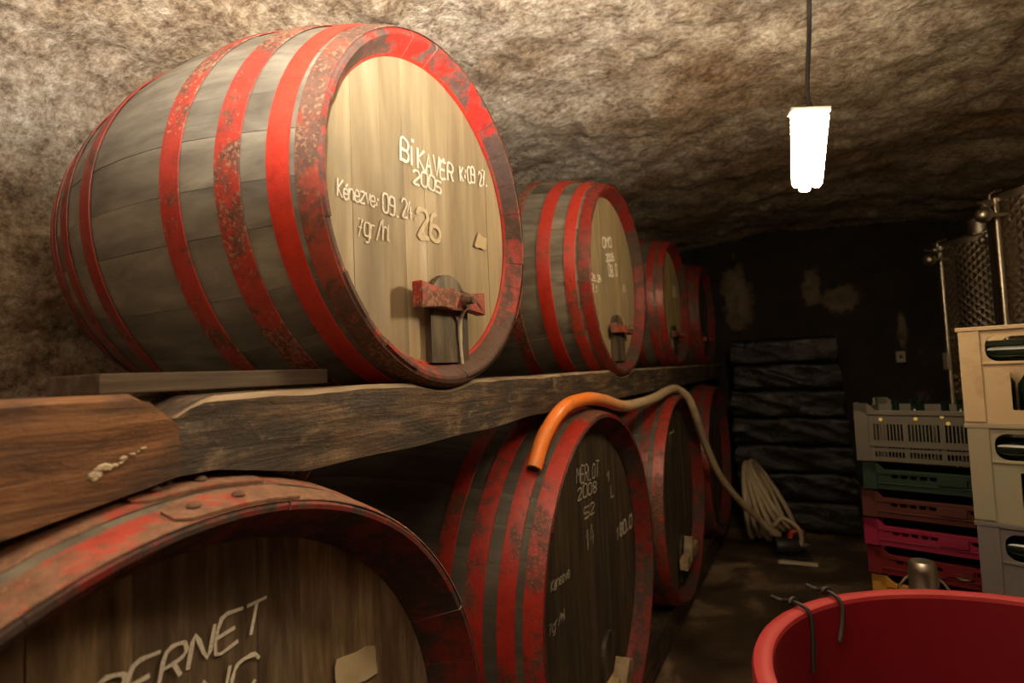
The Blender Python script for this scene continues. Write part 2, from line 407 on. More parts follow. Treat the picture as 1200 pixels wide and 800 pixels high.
# ------------------------------------------------------------------ chalk letters: strokes on a 4 x 8 grid, baseline at 2
GL = {'B': ['02 08 38 47 46 35 05', '35 44 43 32 02'], 'Í': ['12 17', '19 29'], 'K': ['02 08', '48 05 42'], 'A': ['02 28 42', '14 34'],
      'V': ['08 22 48'], 'E': ['48 08 02 42', '05 35'], 'É': ['48 08 02 42', '05 35', '29 39'], 'R': ['02 08 38 47 46 35 05', '25 42'],
      'C': ['47 38 18 07 03 12 32 43'], 'N': ['02 08 42 48'], 'T': ['08 48', '28 22'], 'F': ['48 08 02', '05 35'], 'M': ['02 08 25 48 42'],
      'L': ['08 02 42'], 'O': ['18 38 47 43 32 12 03 07 18'], '0': ['18 38 47 43 32 12 03 07 18'], '1': ['06 28 22'],
      '2': ['07 18 38 47 46 02 42'], '4': ['28 04 44', '36 32'], '5': ['48 08 05 35 44 43 32 02'],
      '6': ['38 17 04 03 12 32 43 44 35 15 04'], '7': ['08 48 12', '15 35'], '8': ['25 06 07 18 38 47 46 25 04 03 12 32 43 44 25'],
      '9': ['45 15 06 07 18 38 47 43 32 02'], 'é': ['04 44 45 36 16 05 03 12 32 43', '27 38'], 'e': ['04 44 45 36 16 05 03 12 32 43'],
      'n': ['06 02', '04 16 36 45 42'], 'z': ['06 46 02 42'], 'v': ['06 22 46'], 'g': ['46 16 05 03 12 42', '46 41 30 10'],
      'r': ['06 02', '04 16 36'], 'h': ['08 02', '04 16 36 45 42'], 'l': ['08 03 12'], '/': ['02 48'], ':': ['13 14', '25 26'], '.': ['12 22'], ' ': []}
def writing(text, u0, v0, u1, v1, h, wd, seed=1, slant=.1):
    """flat strokes in the head plane (u = along the head, v = up)"""
    rnd = random.Random(seed); bm = bmesh.new()
    n = len(text); du, dv = (u1-u0)/n, (v1-v0)/n; adv = math.hypot(du, dv)
    ex = Vector((du, dv))/adv; ey = Vector((-ex.y, ex.x)); cw = adv*.76/4; ch = h/6
    layer = 0
    for i, c in enumerate(text):
        o = Vector((u0+du*i, v0+dv*i))+ey*rnd.uniform(-.06, .06)*h; sc_ = rnd.uniform(.9, 1.1)
        for st in GL.get(c, []):
            layer += 1
            P = []
            for p in st.split():
                gx, gy = int(p[0])+rnd.uniform(-.15, .15), int(p[1])-2+rnd.uniform(-.15, .15)
                P.append(o+ex*(gx*cw*sc_+gy*ch*slant)+ey*gy*ch*sc_)
            if len(P) > 3:
                Q = spline([(p.x, p.y, 0) for p in P], 3); P = [Vector((q.x, q.y)) for q in Q]
            P = [p for q_, p in enumerate(P) if q_ == 0 or (p-P[q_-1]).length > 1e-5]
            x = .00035*(layer % 5); prev = None
            for q_, p in enumerate(P):
                d = P[min(q_+1, len(P)-1)]-P[max(q_-1, 0)]; d.normalize(); m = Vector((-d.y, d.x))*wd*.5*rnd.uniform(.75, 1.25)
                e = -d*wd*.3 if q_ == 0 else (d*wd*.3 if q_ == len(P)-1 else d*0)
                x += .00003; cur = [bm.verts.new((x, (p+e-m).x, (p+e-m).y)), bm.verts.new((x, (p+e+m).x, (p+e+m).y))]
                if prev: bm.faces.new((prev[0], cur[0], cur[1], prev[1]))
                prev = cur
    return bm

# ------------------------------------------------------------------ barrels
XF, XU = -.70, -.78                          # planes of the lower and the upper barrel fronts
def barrel(label, yc, zc, r0, rb, L, hoops, head_mat, stave_mat, chime_mat, nst=30, rec=.045, chw=.042, nb=9, seed=0, group=None, size=1.0):
    rnd = random.Random(seed)
    t = thing('wine_barrel', label, 'barrel', ((XU if size > 1 else XF)-size*L/2, yc, Z+zc-size*rb), 0, group); t.scale = (size,)*3
    ox, oz = L/2, rb                         # children: local origin at the front end of the axis
    def rr(d): return r0+(rb-r0)*(1-abs(2*d/L-1)**2)
    loc = (ox, 0, oz)
    # staves
    ws = [rnd.uniform(.8, 1.2) for _ in range(nst)]; S = sum(ws); a = rnd.uniform(0, 1)
    for wv in ws:
        da = 2*PI*wv/S; a0, a1 = a+.0004/r0, a+da-.0004/r0; a += da
        jit = rnd.uniform(-.0006, .0006); ex = rnd.uniform(-.002, .002)
        ds = [.004, .04]+[L*k/10 for k in range(1, 10)]+[L-.04, L-.004]
        prof = [(d, rr(d)+jit) for d in ds]+[(L+ex, rr(L)-.006), (L+ex, r0-.03), (L/2, rb-.035), (rec+.02, r0-chw), (rec-.004, r0-chw), (rec*.80, r0-chw*.90), (0-ex, r0-.012), (-ex, r0-.005+jit)]
        bm = bmesh.new(); rings = []
        for ang in [a0+(a1-a0)*f_/5 for f_ in range(6)]:
            rings.append([bm.verts.new((-d, r*math.cos(ang), r*math.sin(ang))) for d, r in prof])
        n = len(prof); nd = len(ds)
        for A, B in zip(rings, rings[1:]):
            for k in range(n):
                k2 = (k+1) % n; f = bm.faces.new((A[k], A[k2], B[k2], B[k]))
                f.smooth = k < nd-1
                f.material_index = 2 if k in (nd+3, nd+4) else (1 if k > nd+4 else 0)
        bm.faces.new(rings[0]); bm.faces.new(rings[-1][::-1])
        obj('stave', bm, [stave_mat, chime_mat, M['hoop_clean'] if chime_mat is M['chime'] else chime_mat], t, loc)
    # hoops
    for hi, h in enumerate(hoops):
        d0, d1, mat = h[:3]; lap = h[3] if len(h) > 3 else None
        bm = bmesh.new(); NS = 120; rings = []
        th = .0032
        for k in range(NS):
            ang = 2*PI*k/NS; j = noise.noise(Vector((math.cos(ang)*4, math.sin(ang)*4, d0*30+seed)))*.0012
            q = [(d0, rr(d0)+.001), (d0+.001, rr(d0)+th+j), ((d0+d1)/2, rr((d0+d1)/2)+th+.001+j), (d1-.001, rr(d1)+th+j), (d1, rr(d1)+.001)]
            rings.append([bm.verts.new((-d+j*.6, r*math.cos(ang), r*math.sin(ang))) for d, r in q])
        for k in range(NS):
            A, B = rings[k], rings[(k+1) % NS]
            for i in range(4):
                f = bm.faces.new((A[i], A[i+1], B[i+1], B[i])); f.smooth = i in (1, 2)
        ho = obj('hoop', bm, M[mat], t, loc)
        if lap is None: lap = rnd.uniform(-.9, .6)
        if lap is not False:
            # overlapping end of the band with clipped corners, and its two rivets
            bm = bmesh.new(); al = .30; top, bot = [], []
            secs = [(lap, .25, .75), (lap-.025, .02, .98)]+[(lap-al*f, 0.0, 1.0) for f in (.2, .35, .5, .65, .8, 1)]
            for ang, f0, f1 in secs:
                row = []
                for f in (f0, f1):
                    d = d0+(d1-d0)*f
                    for off in (th+.0005, th+.0042): row.append(bm.verts.new((-d, (rr(d)+off)*math.cos(ang), (rr(d)+off)*math.sin(ang))))
                top.append(row)
            for A, B in zip(top, top[1:]):
                for i, k in ((0, 1), (1, 3), (3, 2), (2, 0)): bm.faces.new((A[i], A[k], B[k], B[i]))
            bm.faces.new([top[0][i] for i in (0, 1, 3, 2)]); bm.faces.new([top[-1][i] for i in (2, 3, 1, 0)])
            obj('lap_plate', bm, M[mat], ho)
            for f in (.055, .16):
                ang = lap-f; d = (d0+d1)/2; R = rr(d)+th+.004; rv = .0085*(r0/.6)+.001
                bm = lathed([(rv, 0), (rv*.95, rv*.25), (rv*.6, rv*.6), (0, rv*.72)], 12)
                bm.transform(Matrix.Translation((-d, R*math.cos(ang), R*math.sin(ang))) @ Matrix.Rotation(ang-PI/2, 4, 'X'))
                obj('rivet', bm, M['rivet'], ho, smooth=True)
    # head boards
    rh = r0-chw+.003; y = -rh; ws = [rnd.uniform(.75, 1.25) for _ in range(nb)]; S = sum(ws)
    for wv in ws:
        y0, y1 = y+.00025, y+2*rh*wv/S-.00025; y = y1+.00025
        top = [(y0+(y1-y0)*k/5, math.sqrt(max(1e-8, rh*rh-(y0+(y1-y0)*k/5)**2))) for k in range(6)]
        pol = [(u, -v) for u, v in top]+[(u, v) for u, v in reversed(top)]
        x = -rec+rnd.uniform(-.0008, .0008)
        pol = [p for i, p in enumerate(pol) if i == 0 or (Vector(p)-Vector(pol[i-1])).length > 1e-4]
        obj('head_board', panel(pol, [], .022, lambda u, v, w_: (x-w_, u, v)), head_mat, t, loc)
    obj('rear_head', lathed([(0, -L+.06), (r0-.032, -L+.06), (r0-.032, -L+.085), (0, -L+.085)], 40, 'x'), head_mat, t, loc)
    b = lathed([(.026, rb-.004), (.024, rb+.022), (.015, rb+.026), (0, rb+.026)], 14)
    obj('bung', b, M['iron'], t, (0, 0, oz))
    t['_'] = 0; del t['_']
    return t, (ox-rec, 0, oz), loc
def on_head(t, hl, name, bm, mat, dx=.0015, label=None, smooth=False):
    o = obj(name, bm, mat, t, (hl[0]+dx, hl[1], hl[2]), smooth=smooth)
    if label: o['label'] = label
    return o
def hatch(t, hl, c, wd, ztop, zbot, bar, mat_bar, bolt=True):
    """arched hatch board low on the head, held by a cross bar with a bolt"""
    r = wd/2; arch = [(c+r*math.cos(a), ztop-r+r*math.sin(a)) for a in [PI*k/10 for k in range(11)]]
    pol = [(c-r, zbot), (c+r, zbot)]+arch
    h = on_head(t, hl, 'hatch_board', panel(pol, [], .016, lambda u, v, w_: (w_, u, v)), M['hatch'])
    inner = [(c+.55*r*math.cos(a), zbot+.09+.05*math.sin(a)) for a in [2*PI*k/14 for k in range(14)]]
    if bar:
        u0, u1, z0, z1 = bar
        bm = bmesh.new()
        pol = [(u0, z1+.002), (u0+.25*(u1-u0), z1-.006), (u0+.5*(u1-u0), z1-.004), (u1-.25*(u1-u0), z1-.008), (u1, z1),
               (u1, z0), (u1-.25*(u1-u0), z0+.007), (u0+.5*(u1-u0), z0+.004), (u0+.25*(u1-u0), z0+.006), (u0, z0)]
        add_panel(bm, pol, [], .026, lambda u, v, w_: (.016+w_, u, v))
        bmesh.ops.bevel(bm, geom=list(bm.edges), offset=.002, segments=1, affect='EDGES')
        b = on_head(t, hl, 'cross_bar', bm, mat_bar)
        if bolt:
            cu, cv = (u0+u1)*.5+.035, (z0+z1)/2
            bm = lathed([(.0, .040), (.018, .040), (.018, .050), (.009, .051), (.009, .066), (.0, .068)], 8, 'x')
            bm.transform(Matrix.Translation((0, cu, cv)))
            obj('bolt', bm, M['rivet'], b)
    return h
def rail_h(r0, k=1): return None

UP = lambda a, b, c, d, s=1: [(0.001, .040*s, a), (.050*s, .090*s, b), (.140*s, .190*s, c), (.268*s, .315*s, d)]
def rear_sym(h, L, mat): return [(L-d1, L-d0, mat) for d0, d1, _ in [x[:3] for x in h]]

# upper row
h = UP('hoop_rust', 'hoop_clean', 'hoop_red', 'hoop_red'); L = .86
B1, H1, F1 = barrel('barrel chalked BÍKAVÉR 2005 with a red cross bar on its pale tan head', 1.180, .402, .377, .455, L,
    h+rear_sym(h, L, 'hoop_dark'), M['head'], M['stave'], M['chime'], nst=28, nb=8, seed=11, group='upper row of barrels', size=1.1143)
h = UP('hoop_dark', 'hoop_clean', 'hoop_clean', 'hoop_red'); L = .90
B2, H2, F2 = barrel('barrel beside the one chalked BÍKAVÉR, three rows of white writing on its head', 2.645, .413, .395, .470, L,
    h+rear_sym(h, L, 'hoop_dark'), M['head'], M['stave'], M['chime_worn'], nst=28, nb=8, seed=12, group='upper row of barrels', size=1.1143)
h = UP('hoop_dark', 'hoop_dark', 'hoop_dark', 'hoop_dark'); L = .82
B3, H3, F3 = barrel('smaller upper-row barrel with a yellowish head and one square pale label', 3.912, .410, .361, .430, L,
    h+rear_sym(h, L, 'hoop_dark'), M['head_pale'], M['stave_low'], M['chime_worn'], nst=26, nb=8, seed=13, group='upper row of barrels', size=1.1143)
B4, H4, F4 = barrel('dark barrel at the end of the upper row, beside the dark back wall', 5.15, .412, .370, .440, L,
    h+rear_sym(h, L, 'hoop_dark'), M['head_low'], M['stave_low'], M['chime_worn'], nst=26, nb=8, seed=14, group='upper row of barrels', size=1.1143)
# lower row
def LOW(*m, lap=(None, None)):
    D = [(0.001, .056), (.078, .130), (.170, .228), (.275, .328)]
    return [(a, b, k)+((lap[i],) if i < len(lap) and lap[i] is not None else ()) for i, ((a, b), k) in enumerate(zip(D, m))]
L = 1.30
h = LOW('hoop_tan', 'hoop_tan', 'hoop_low', 'hoop_low', lap=(1.69, 1.70))
B5, H5, F5 = barrel('large wine barrel chalked CABERNET, rusty riveted hoops, under the timber joint', .516, -.783, .612, .700, L,
    h+rear_sym(h, L, 'hoop_dark'), M['head_brown'], M['stave'], M['chime_worn'], nst=34, rec=.098, chw=.062, nb=12, seed=15, group='lower row of barrels')
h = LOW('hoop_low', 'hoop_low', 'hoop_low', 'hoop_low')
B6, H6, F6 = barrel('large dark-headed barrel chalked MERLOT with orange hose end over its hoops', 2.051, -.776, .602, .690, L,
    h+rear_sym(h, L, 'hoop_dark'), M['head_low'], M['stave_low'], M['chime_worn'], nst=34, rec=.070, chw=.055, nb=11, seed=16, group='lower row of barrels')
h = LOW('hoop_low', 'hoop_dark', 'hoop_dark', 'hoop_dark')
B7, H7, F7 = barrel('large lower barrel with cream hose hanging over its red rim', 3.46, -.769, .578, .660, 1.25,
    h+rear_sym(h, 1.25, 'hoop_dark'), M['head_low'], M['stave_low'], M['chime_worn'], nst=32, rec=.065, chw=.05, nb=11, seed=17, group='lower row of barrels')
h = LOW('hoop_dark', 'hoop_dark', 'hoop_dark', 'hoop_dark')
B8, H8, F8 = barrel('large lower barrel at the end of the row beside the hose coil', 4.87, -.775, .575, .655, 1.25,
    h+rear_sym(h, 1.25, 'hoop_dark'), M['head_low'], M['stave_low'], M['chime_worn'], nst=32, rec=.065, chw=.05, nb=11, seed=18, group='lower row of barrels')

# writing and fittings on the heads
CH = 'chalk_writing'
def wr(t, hl, text, u0, v0, u1, v1, h, wd, mat='chalk', seed=1, slant=.1):
    on_head(t, hl, CH, writing(text, u0, v0, u1, v1, h, wd, seed, slant), M[mat], .002)
wr(B1, H1, 'BÍKAVÉR', -.106, .094, .098, .104, .043, .0062, seed=2)
wr(B1, H1, '2005', -.067, .058, .045, .058, .030, .0052, seed=3)
wr(B1, H1, 'K:09 27.', .126, .118, .270, .138, .036, .0055, seed=4)
wr(B1, H1, 'Kénezve:', -.294, -.030, -.176, -.027, .030, .0036, seed=5)
wr(B1, H1, '09.24.', -.169, -.032, -.050, -.022, .036, .0042, seed=6)
wr(B1, H1, '7gr/hl', -.244, -.092, -.138, -.086, .036, .0038, seed=7)
wr(B1, H1, '26', -.052, -.056, .034, -.050, .056, .0105, 'paint_tan', seed=8, slant=0)
def torn(pts, seed=0, t=.0015):
    rnd = random.Random(seed); pol = []
    for i, p in enumerate(pts):
        q = pts[(i+1) % len(pts)]
        for k in range(4):
            f = k/4; pol.append((p[0]+(q[0]-p[0])*f+rnd.uniform(-.003, .003), p[1]+(q[1]-p[1])*f+rnd.uniform(-.003, .003)))
    return panel(pol, [], t, lambda u, v, w_: (w_+.002, u, v))
on_head(B1, H1, 'paper_scrap', torn([(.175, -.040), (.232, -.040), (.240, -.008), (.20, -.002)], 2), M['paper'])
hatch(B1, H1, .034, .150, -.133, -.334, (-.105, .152, -.221, -.166), M['hoop_red'])
bm = tube(spline([(.045, .062, -.205), (.024, .066, -.235), (.021, .066, -.28), (.022, .070, -.338)], 5), [.004]*6+[.005]*5+[.0035]*5, 6)
on_head(B1, H1, 'wax_drip', bm, M['string'])
wr(B2, H2, '0M0', -.099, .130, .026, .150, .038, .008, seed=21); wr(B2, H2, '2006', -.063, .072, .046, .095, .032, .008, seed=22)
wr(B2, H2, '08.0', -.040, .014, .085, .034, .045, .008, seed=23); wr(B2, H2, '09.24', -.262, -.030, -.143, -.022, .024, .006, seed=24)
wr(B2, H2, '7.1', -.255, -.075, -.195, -.068, .028, .006, seed=25)
on_head(B2, H2, 'paper_scrap', torn([(.15, -.035), (.185, -.03), (.18, 0), (.155, 0)], 3), M['paper'])
hatch(B2, H2, .015, .15, -.147, -.345, (-.100, .145, -.230, -.190), M['hoop_rust'])
on_head(B3, H3, 'paper_label', torn([(.09, .05), (.19, .05), (.19, .12), (.09, .12)], 4), M['paper_pale'])
hatch(B3, H3, .02, .13, -.130, -.30, (-.09, .13, -.205, -.170), M['hoop_dark'])
hatch(B4, H4, .02, .13, -.130, -.31, (-.09, .13, -.205, -.170), M['hoop_dark'])
wr(B5, H5, 'CABERNET', -.217, .374, .118, .398, .042, .0062, seed=31, slant=.35)
wr(B5, H5, 'FRANC', -.150, .310, .105, .318, .046, .0062, seed=32, slant=.3)
on_head(B5, H5, 'paper_scrap', torn([(.262, .215), (.370, .205), (.370, .262), (.267, .281)], 5), M['paper'])
hatch(B5, H5, .02, .20, -.20, -.53, (-.16, .20, -.33, -.27), M['hoop_rust'])
wr(B6, H6, 'MERLOT', -.134, .372, .105, .352, .055, .0055, 'chalk_faint', seed=41); wr(B6, H6, '2008', -.130, .310, .075, .305, .042, .006, 'chalk_faint', seed=42)
wr(B6, H6, '52', -.076, .235, .040, .232, .035, .006, 'chalk_faint', seed=43); wr(B6, H6, '14', -.070, .120, .02, .125, .07, .008, 'chalk_faint', seed=44)
wr(B6, H6, '1', .20, .318, .25, .318, .035, .010, 'chalk_faint', seed=45); wr(B6, H6, 'L', .235, .241, .28, .241, .046, .010, 'chalk_faint', seed=46)
wr(B6, H6, '180.0', .280, .062, .515, .062, .045, .012, 'chalk_faint', seed=47)
wr(B6, H6, 'Kénezve', -.391, .086, -.236, .082, .03, .0045, 'chalk_faint', seed=48); wr(B6, H6, '7gr/hl', -.42, -.035, -.274, -.035, .03, .0045, 'chalk_faint', seed=49)
hatch(B6, H6, .10, .17, -.235, -.50, None, None)
bm = box(-.006, .05, -.030, .030, -.11, .075, bev=.004); bm.transform(Matrix.Translation((.03, .10, -.41)) @ Matrix.Rotation(math.radians(-38), 4, 'X'))
on_head(B6, H6, 'wooden_wedge', bm, M['pale_wood'])
bm = box(.016, .055, -.07, .24, -.44, -.39, bev=.004); on_head(B6, H6, 'cross_bar', bm, M['pale_wood'])
on_head(B7, H7, 'paper_label', torn([(-.10, .275), (.03, .275), (.06, .365), (-.06, .365)], 6), M['hatch'])
wr(B7, H7, '0M', -.09, .33, .05, .34, .04, .009, 'chalk_faint', seed=51); wr(B7, H7, '200', -.09, .275, .04, .285, .04, .009, 'chalk_faint', seed=52)
hatch(B7, H7, .07, .16, -.25, -.50, None, None)
bm = box(.014, .06, -.13, .21, -.03, .03, bev=.005); bm.transform(Matrix.Translation((0, .06, -.37)) @ Matrix.Rotation(math.radians(4), 4, 'X')); on_head(B7, H7, 'cross_bar', bm, M['pale_wood'])
bm = box(.02, .07, -.02, .02, -.05, .09, bev=.005); bm.transform(Matrix.Translation((0, .05, -.34)) @ Matrix.Rotation(math.radians(-20), 4, 'X')); on_head(B7, H7, 'wooden_wedge', bm, M['pale_wood'])

# ------------------------------------------------------------------ timbers
BAR = [(1.180, .402, .420, .507, .958), (2.645, .413, .440, .524, 1.003), (3.912, .410, .402, .479, .914), (5.15, .412, .412, .490, .914)]
LOWB = [(.516, -.783, .612, .700, 1.30), (2.051, -.776, .602, .690, 1.30), (3.46, -.769, .578, .660, 1.25), (4.87, -.775, .575, .655, 1.25)]
def rad(b, d):
    d = min(max(d, 0), b[4]); return b[2]+(b[3]-b[2])*(1-abs(2*d/b[4]-1)**2)
def timber(name, x0, x1, y0, y1, zb, zt, mats, label, cat='beam', group=None, endcut=None, seed=0, notch=True, step=.04, belly=.0):
    """a hewn timber along y, x0 = front face; zb/zt functions of y"""
    bm = bmesh.new(); n = max(2, int((y1-y0)/step)); rings = []
    for i in range(n+1):
        y = y0+(y1-y0)*i/n; ring = []
        def top(x):
            z = zt(y)+noise.noise(Vector((y*5, x*5, seed)))*.004
            if notch:
                for b in BAR:
                    r = rad(b, XU-x)+.007
                    if abs(y-b[0]) < r: z = min(z, b[1]-math.sqrt(r*r-(y-b[0])**2)-.002)
            return z
        def bot(x):
            z = zb(y)+noise.noise(Vector((y*4, x*5, seed+9)))*.006
            if notch:
                for b in LOWB:
                    r = rad(b, XF-x)+.007
                    if abs(y-b[0]) < r: z = max(z, b[1]+math.sqrt(r*r-(y-b[0])**2)+.002)
            return z
        xs = [x0, x0-.012]+[x0+(x1-x0)*f for f in (.3, .55, .8, 1)]
        for k, x in enumerate(xs):
            z = top(x)
            if k == 0: z -= .008+.006*abs(noise.noise(Vector((y*9, 2, seed))))
            ring.append((x, y, z+Z))
        zt1, zb1 = ring[-1][2], bot(x1)+Z
        ring.append((x1, y, (zt1+zb1)/2))
        for x in reversed(xs): ring.append((x, y, bot(x)+Z))
        zt0, zb0 = ring[0][2], ring[-1][2]
        for f in (.25, .5, .75): ring.append((x0+noise.noise(Vector((y*6, f*4, seed+3)))*.004, y, zb0+(zt0-zb0)*f))
        if endcut:
            ring = [endcut(p, i/n) for p in ring]
        rings.append([bm.verts.new(p) for p in ring])
    m = len(rings[0])
    for A, B in zip(rings, rings[1:]):
        for k in range(m):
            f = bm.faces.new((A[k], A[(k+1) % m], B[(k+1) % m], B[k])); f.material_index = 1 if k == 0 else 0
    bm.faces.new(rings[0]); bm.faces.new(rings[-1][::-1])
    o = obj(name, bm, mats)
    return tag(o, label, cat, group)
def cut_left(p, f):
    # sawn-off upper corner at the joint end
    y = p[1]
    if y > .440: return (p[0], y, min(p[2], Z-.007-(y-.440)*.85))
    return p
timber('timber_beam', -.787, -.93, -1.4, .495, lambda y: -.159-max(0, .30-y)*.12+max(0, y-.30)*.18, lambda y: -.007, [M['beam_brown'], M['beam_brown']],
       'reddish brown timber with a sawn-off corner and a white splash', group='beams between the barrel rows', endcut=cut_left, seed=1, step=.02)
def cut_r(p, f):
    y = p[1]
    if y < .557: return (p[0]-max(0, .557-y)*.12*(1 if p[2] > Z-.066 else 0), y, min(p[2], Z-.016-(max(0, .557-y))**1.2*.9))
    return p
timber('timber_beam', -.795, -.93, .500, 1.894, lambda y: -.126-.031*min(1, max(0, (y-.557)/.167))+.020*max(0, (y-1.0)), lambda y: -.0155, [M['beam'], M['beam_worn']],
       'dark weathered timber with a pale worn edge under the barrel chalked BÍKAVÉR', group='beams between the barrel rows', endcut=cut_r, seed=2, step=.02)
timber('timber_beam', -.797, -.93, 1.898, 5.9, lambda y: -.142, lambda y: -.013, [M['beam'], M['beam_worn']],
       'long dark timber hollowed by barrels, orange and cream hose hanging before it', group='beams between the barrel rows', seed=3)
timber('timber_beam', -1.56, -1.66, .5, 5.9, lambda y: -.125, lambda y: -.012, [M['beam'], M['beam']], 'rear timber hidden under the back ends of the upper barrels', group='beams between the barrel rows', seed=4)
bm = bmesh.new(); rnd = random.Random(5)
for i in range(26):
    f = rnd.random()**1.3; u, v = .388+f*.062, -.104+f*.026+rnd.uniform(-.006, .006)*(1-f)
    rr_ = (.0052-.0035*f)*rnd.uniform(.4, 1.2)
    bmesh.ops.create_icosphere(bm, subdivisions=1, radius=1, matrix=Matrix.Translation((-.7865, u, Z+v)) @ Matrix.Diagonal((.0025, rr_*1.6, rr_*.9, 1)))
sp_ = obj('paint_splash', bm, M['paper_pale']); sp_.parent = bpy.data.objects['timber_beam']
def plank(name, x0, x1, y0, y1, z0, z1, mat, label, rot=0, cat='plank', group=None):
    o = obj(name, box(-(x1-x0)/2, (x1-x0)/2, -(y1-y0)/2, (y1-y0)/2, 0, z1-z0, bev=.003), mat, None, ((x0+x1)/2, (y0+y1)/2, z0+Z), (0, 0, rot)); return tag(o, label, cat, group)
plank('chock_plank', -1.035, -.89, .446, .875, -.0075, .0225, M['plank'], 'flat grey-brown plank lying on the timber under the barrel chalked BÍKAVÉR')
plank('chock_plank', -1.08, -.90, -.1, .325, -.0045, .012, M['plank'], 'short plank end beside the rock wall behind the reddish brown timber')
def sleeper2(x0, x1, label, seed):
    bm = bmesh.new(); n = 100; rings = []
    for i in range(n+1):
        y = -.35+5.9*i/n; ring = []
        for x in (x0, x1):
            z = -1.34
            for b in LOWB:
                r = rad(b, XF-x)+.008
                if abs(y-b[0]) < r: z = min(z, b[1]-math.sqrt(r*r-(y-b[0])**2)-.001)
            ring.append((x, y, z+Z))
        ring += [(x1, y, .003), (x0, y, .003)]
        rings.append([bm.verts.new(p) for p in ring])
    for A, B in zip(rings, rings[1:]):
        for k in range(4): bm.faces.new((A[k], A[(k+1) % 4], B[(k+1) % 4], B[k]))
    bm.faces.new(rings[0]); bm.faces.new(rings[-1][::-1])
    tag(obj('sleeper_beam', bm, M['beam']), label, 'beam', 'sleepers under the lower barrels')
sleeper2(-.76, -.92, 'dark sleeper timber on the floor under the fronts of the lower barrels', 1)
sleeper2(-1.66, -1.82, 'dark sleeper timber on the floor under the backs of the lower barrels', 2)

# ------------------------------------------------------------------ hose, coil, pump
hp = [(-.785, 1.612, -.303), (-.778, 1.690, -.208), (-.755, 1.800, -.130), (-.745, 1.985, -.112), (-.742, 2.17, -.128), (-.742, 2.43, -.170), (-.742, 2.72, -.176),
      (-.742, 3.02, -.168), (-.740, 3.30, -.146), (-.728, 3.49, -.148), (-.690, 3.60, -.205), (-.668, 3.71, -.33), (-.660, 3.92, -.52), (-.62, 4.16, -.76),
      (-.54, 4.42, -.98), (-.44, 4.66, -1.16), (-.36, 4.82, -1.30), (-.32, 4.9, -1.34)]
P = spline([(x, y, z+Z) for x, y, z in hp], 8)
hs = thing('wine_hose', 'orange to cream hose draped across the lower barrels and down to the coil', 'hose', (0, 0, 0))
obj('hose_tube', tube(P, .0245, 14, cap=False), M['hose'], hs, smooth=True)
d = (P[0]-P[1]).normalized()
bm = tube([P[0]+d*.001, P[0]-d*.02], .0175, 14, cap=True); obj('hose_bore', bm, M['black'], hs)
bm = bmesh.new()
for (r0_, r1_) in ((.0245, .0185),):
    u = d.cross(Vector((0, 0, 1))).normalized(); v = d.cross(u); n = 16; a = []; b = []
    for k in range(n):
        e = u*math.cos(2*PI*k/n)+v*math.sin(2*PI*k/n); a.append(bm.verts.new(P[0]+e*r0_+d*.002)); b.append(bm.verts.new(P[0]+e*r1_+d*.002))
    for k in range(n): bm.faces.new((a[k], a[(k+1) % n], b[(k+1) % n], b[k]))
obj('hose_lip', bm, M['pale_wood'], hs)
ct = thing('hose_coil', 'coil of cream hose propped on the floor against the last lower barrel', 'hose', (-.5, 5.1, 0))
rnd = random.Random(8); pv = Vector((-.06, .06, Z-.84))
for k in range(6):
    al = math.radians(3+5.5*k); R = .30+rnd.uniform(-.015, .012); dirv = Vector((math.sin(al), -.12, -math.cos(al))).normalized(); off = Vector((rnd.uniform(-.01, .01)+.012*k, rnd.uniform(-.03, .03), rnd.uniform(-.02, .01)))
    cen = pv+off+dirv*R; pts = [cen-dirv*R*math.cos(a)+Vector((0.25*math.sin(0), 1, 0))*R*.92*math.sin(a) for a in [2*PI*i/40 for i in range(40)]]
    mz = min(p.z for p in pts)
    if mz < .026: pts = [p+Vector((0, 0, .026-mz)) for p in pts]
    obj('hose_loop', tube(pts, .019, 9, closed=True), M['coil'], ct, smooth=True)
pts = spline([(.16, -.25, Z-1.26), (.22, -.26, Z-1.20), (.32, -.24, Z-1.27), (.335, -.22, Z-1.38), (.27, -.22, Z-1.44), (.19, -.22, Z-1.40), (.16, -.18, Z-1.30), (.10, -.05, Z-1.1), (0, .0, Z-.9)], 7)
obj('hose_loop', tube(pts, .016, 9), M['coil'], ct, smooth=True)
pt = thing('transfer_pump', 'small black pump with a red fitting on the floor beside the hose coil', 'pump', (-.24, 4.90, 0), .35)
obj('base_plate', box(-.11, .11, -.10, .10, .003, .022, bev=.004), M['black'], pt)
bm = lathed([(0, -.10), (.055, -.10), (.06, -.09), (.06, .06), (.05, .075), (0, .075)], 24, 'x'); bm.transform(Matrix.Translation((-.01, 0, .085))); obj('motor', bm, M['black'], pt, smooth=True)
bm = lathed([(0, .075), (.035, .075), (.04, .09), (.04, .115), (.02, .12), (.02, .14), (0, .14)], 20, 'x'); bm.transform(Matrix.Translation((-.01, 0, .085))); obj('pump_head', bm, M['iron'], pt, smooth=True)
obj('red_fitting', tube(spline([(.0, 0, .14), (.01, -.01, .185), (.05, -.02, .20), (.09, -.02, .19)], 5), .018, 10), M['redplastic'], pt, smooth=True)
tag(obj('floor_batten', box(-.13, .13, -.018, .018, 0, .02, bev=.003), M['paper_pale'], None, (-.19, 4.72, .004), (0, 0, .05)), 'short pale batten on the floor before the black pump', 'batten')

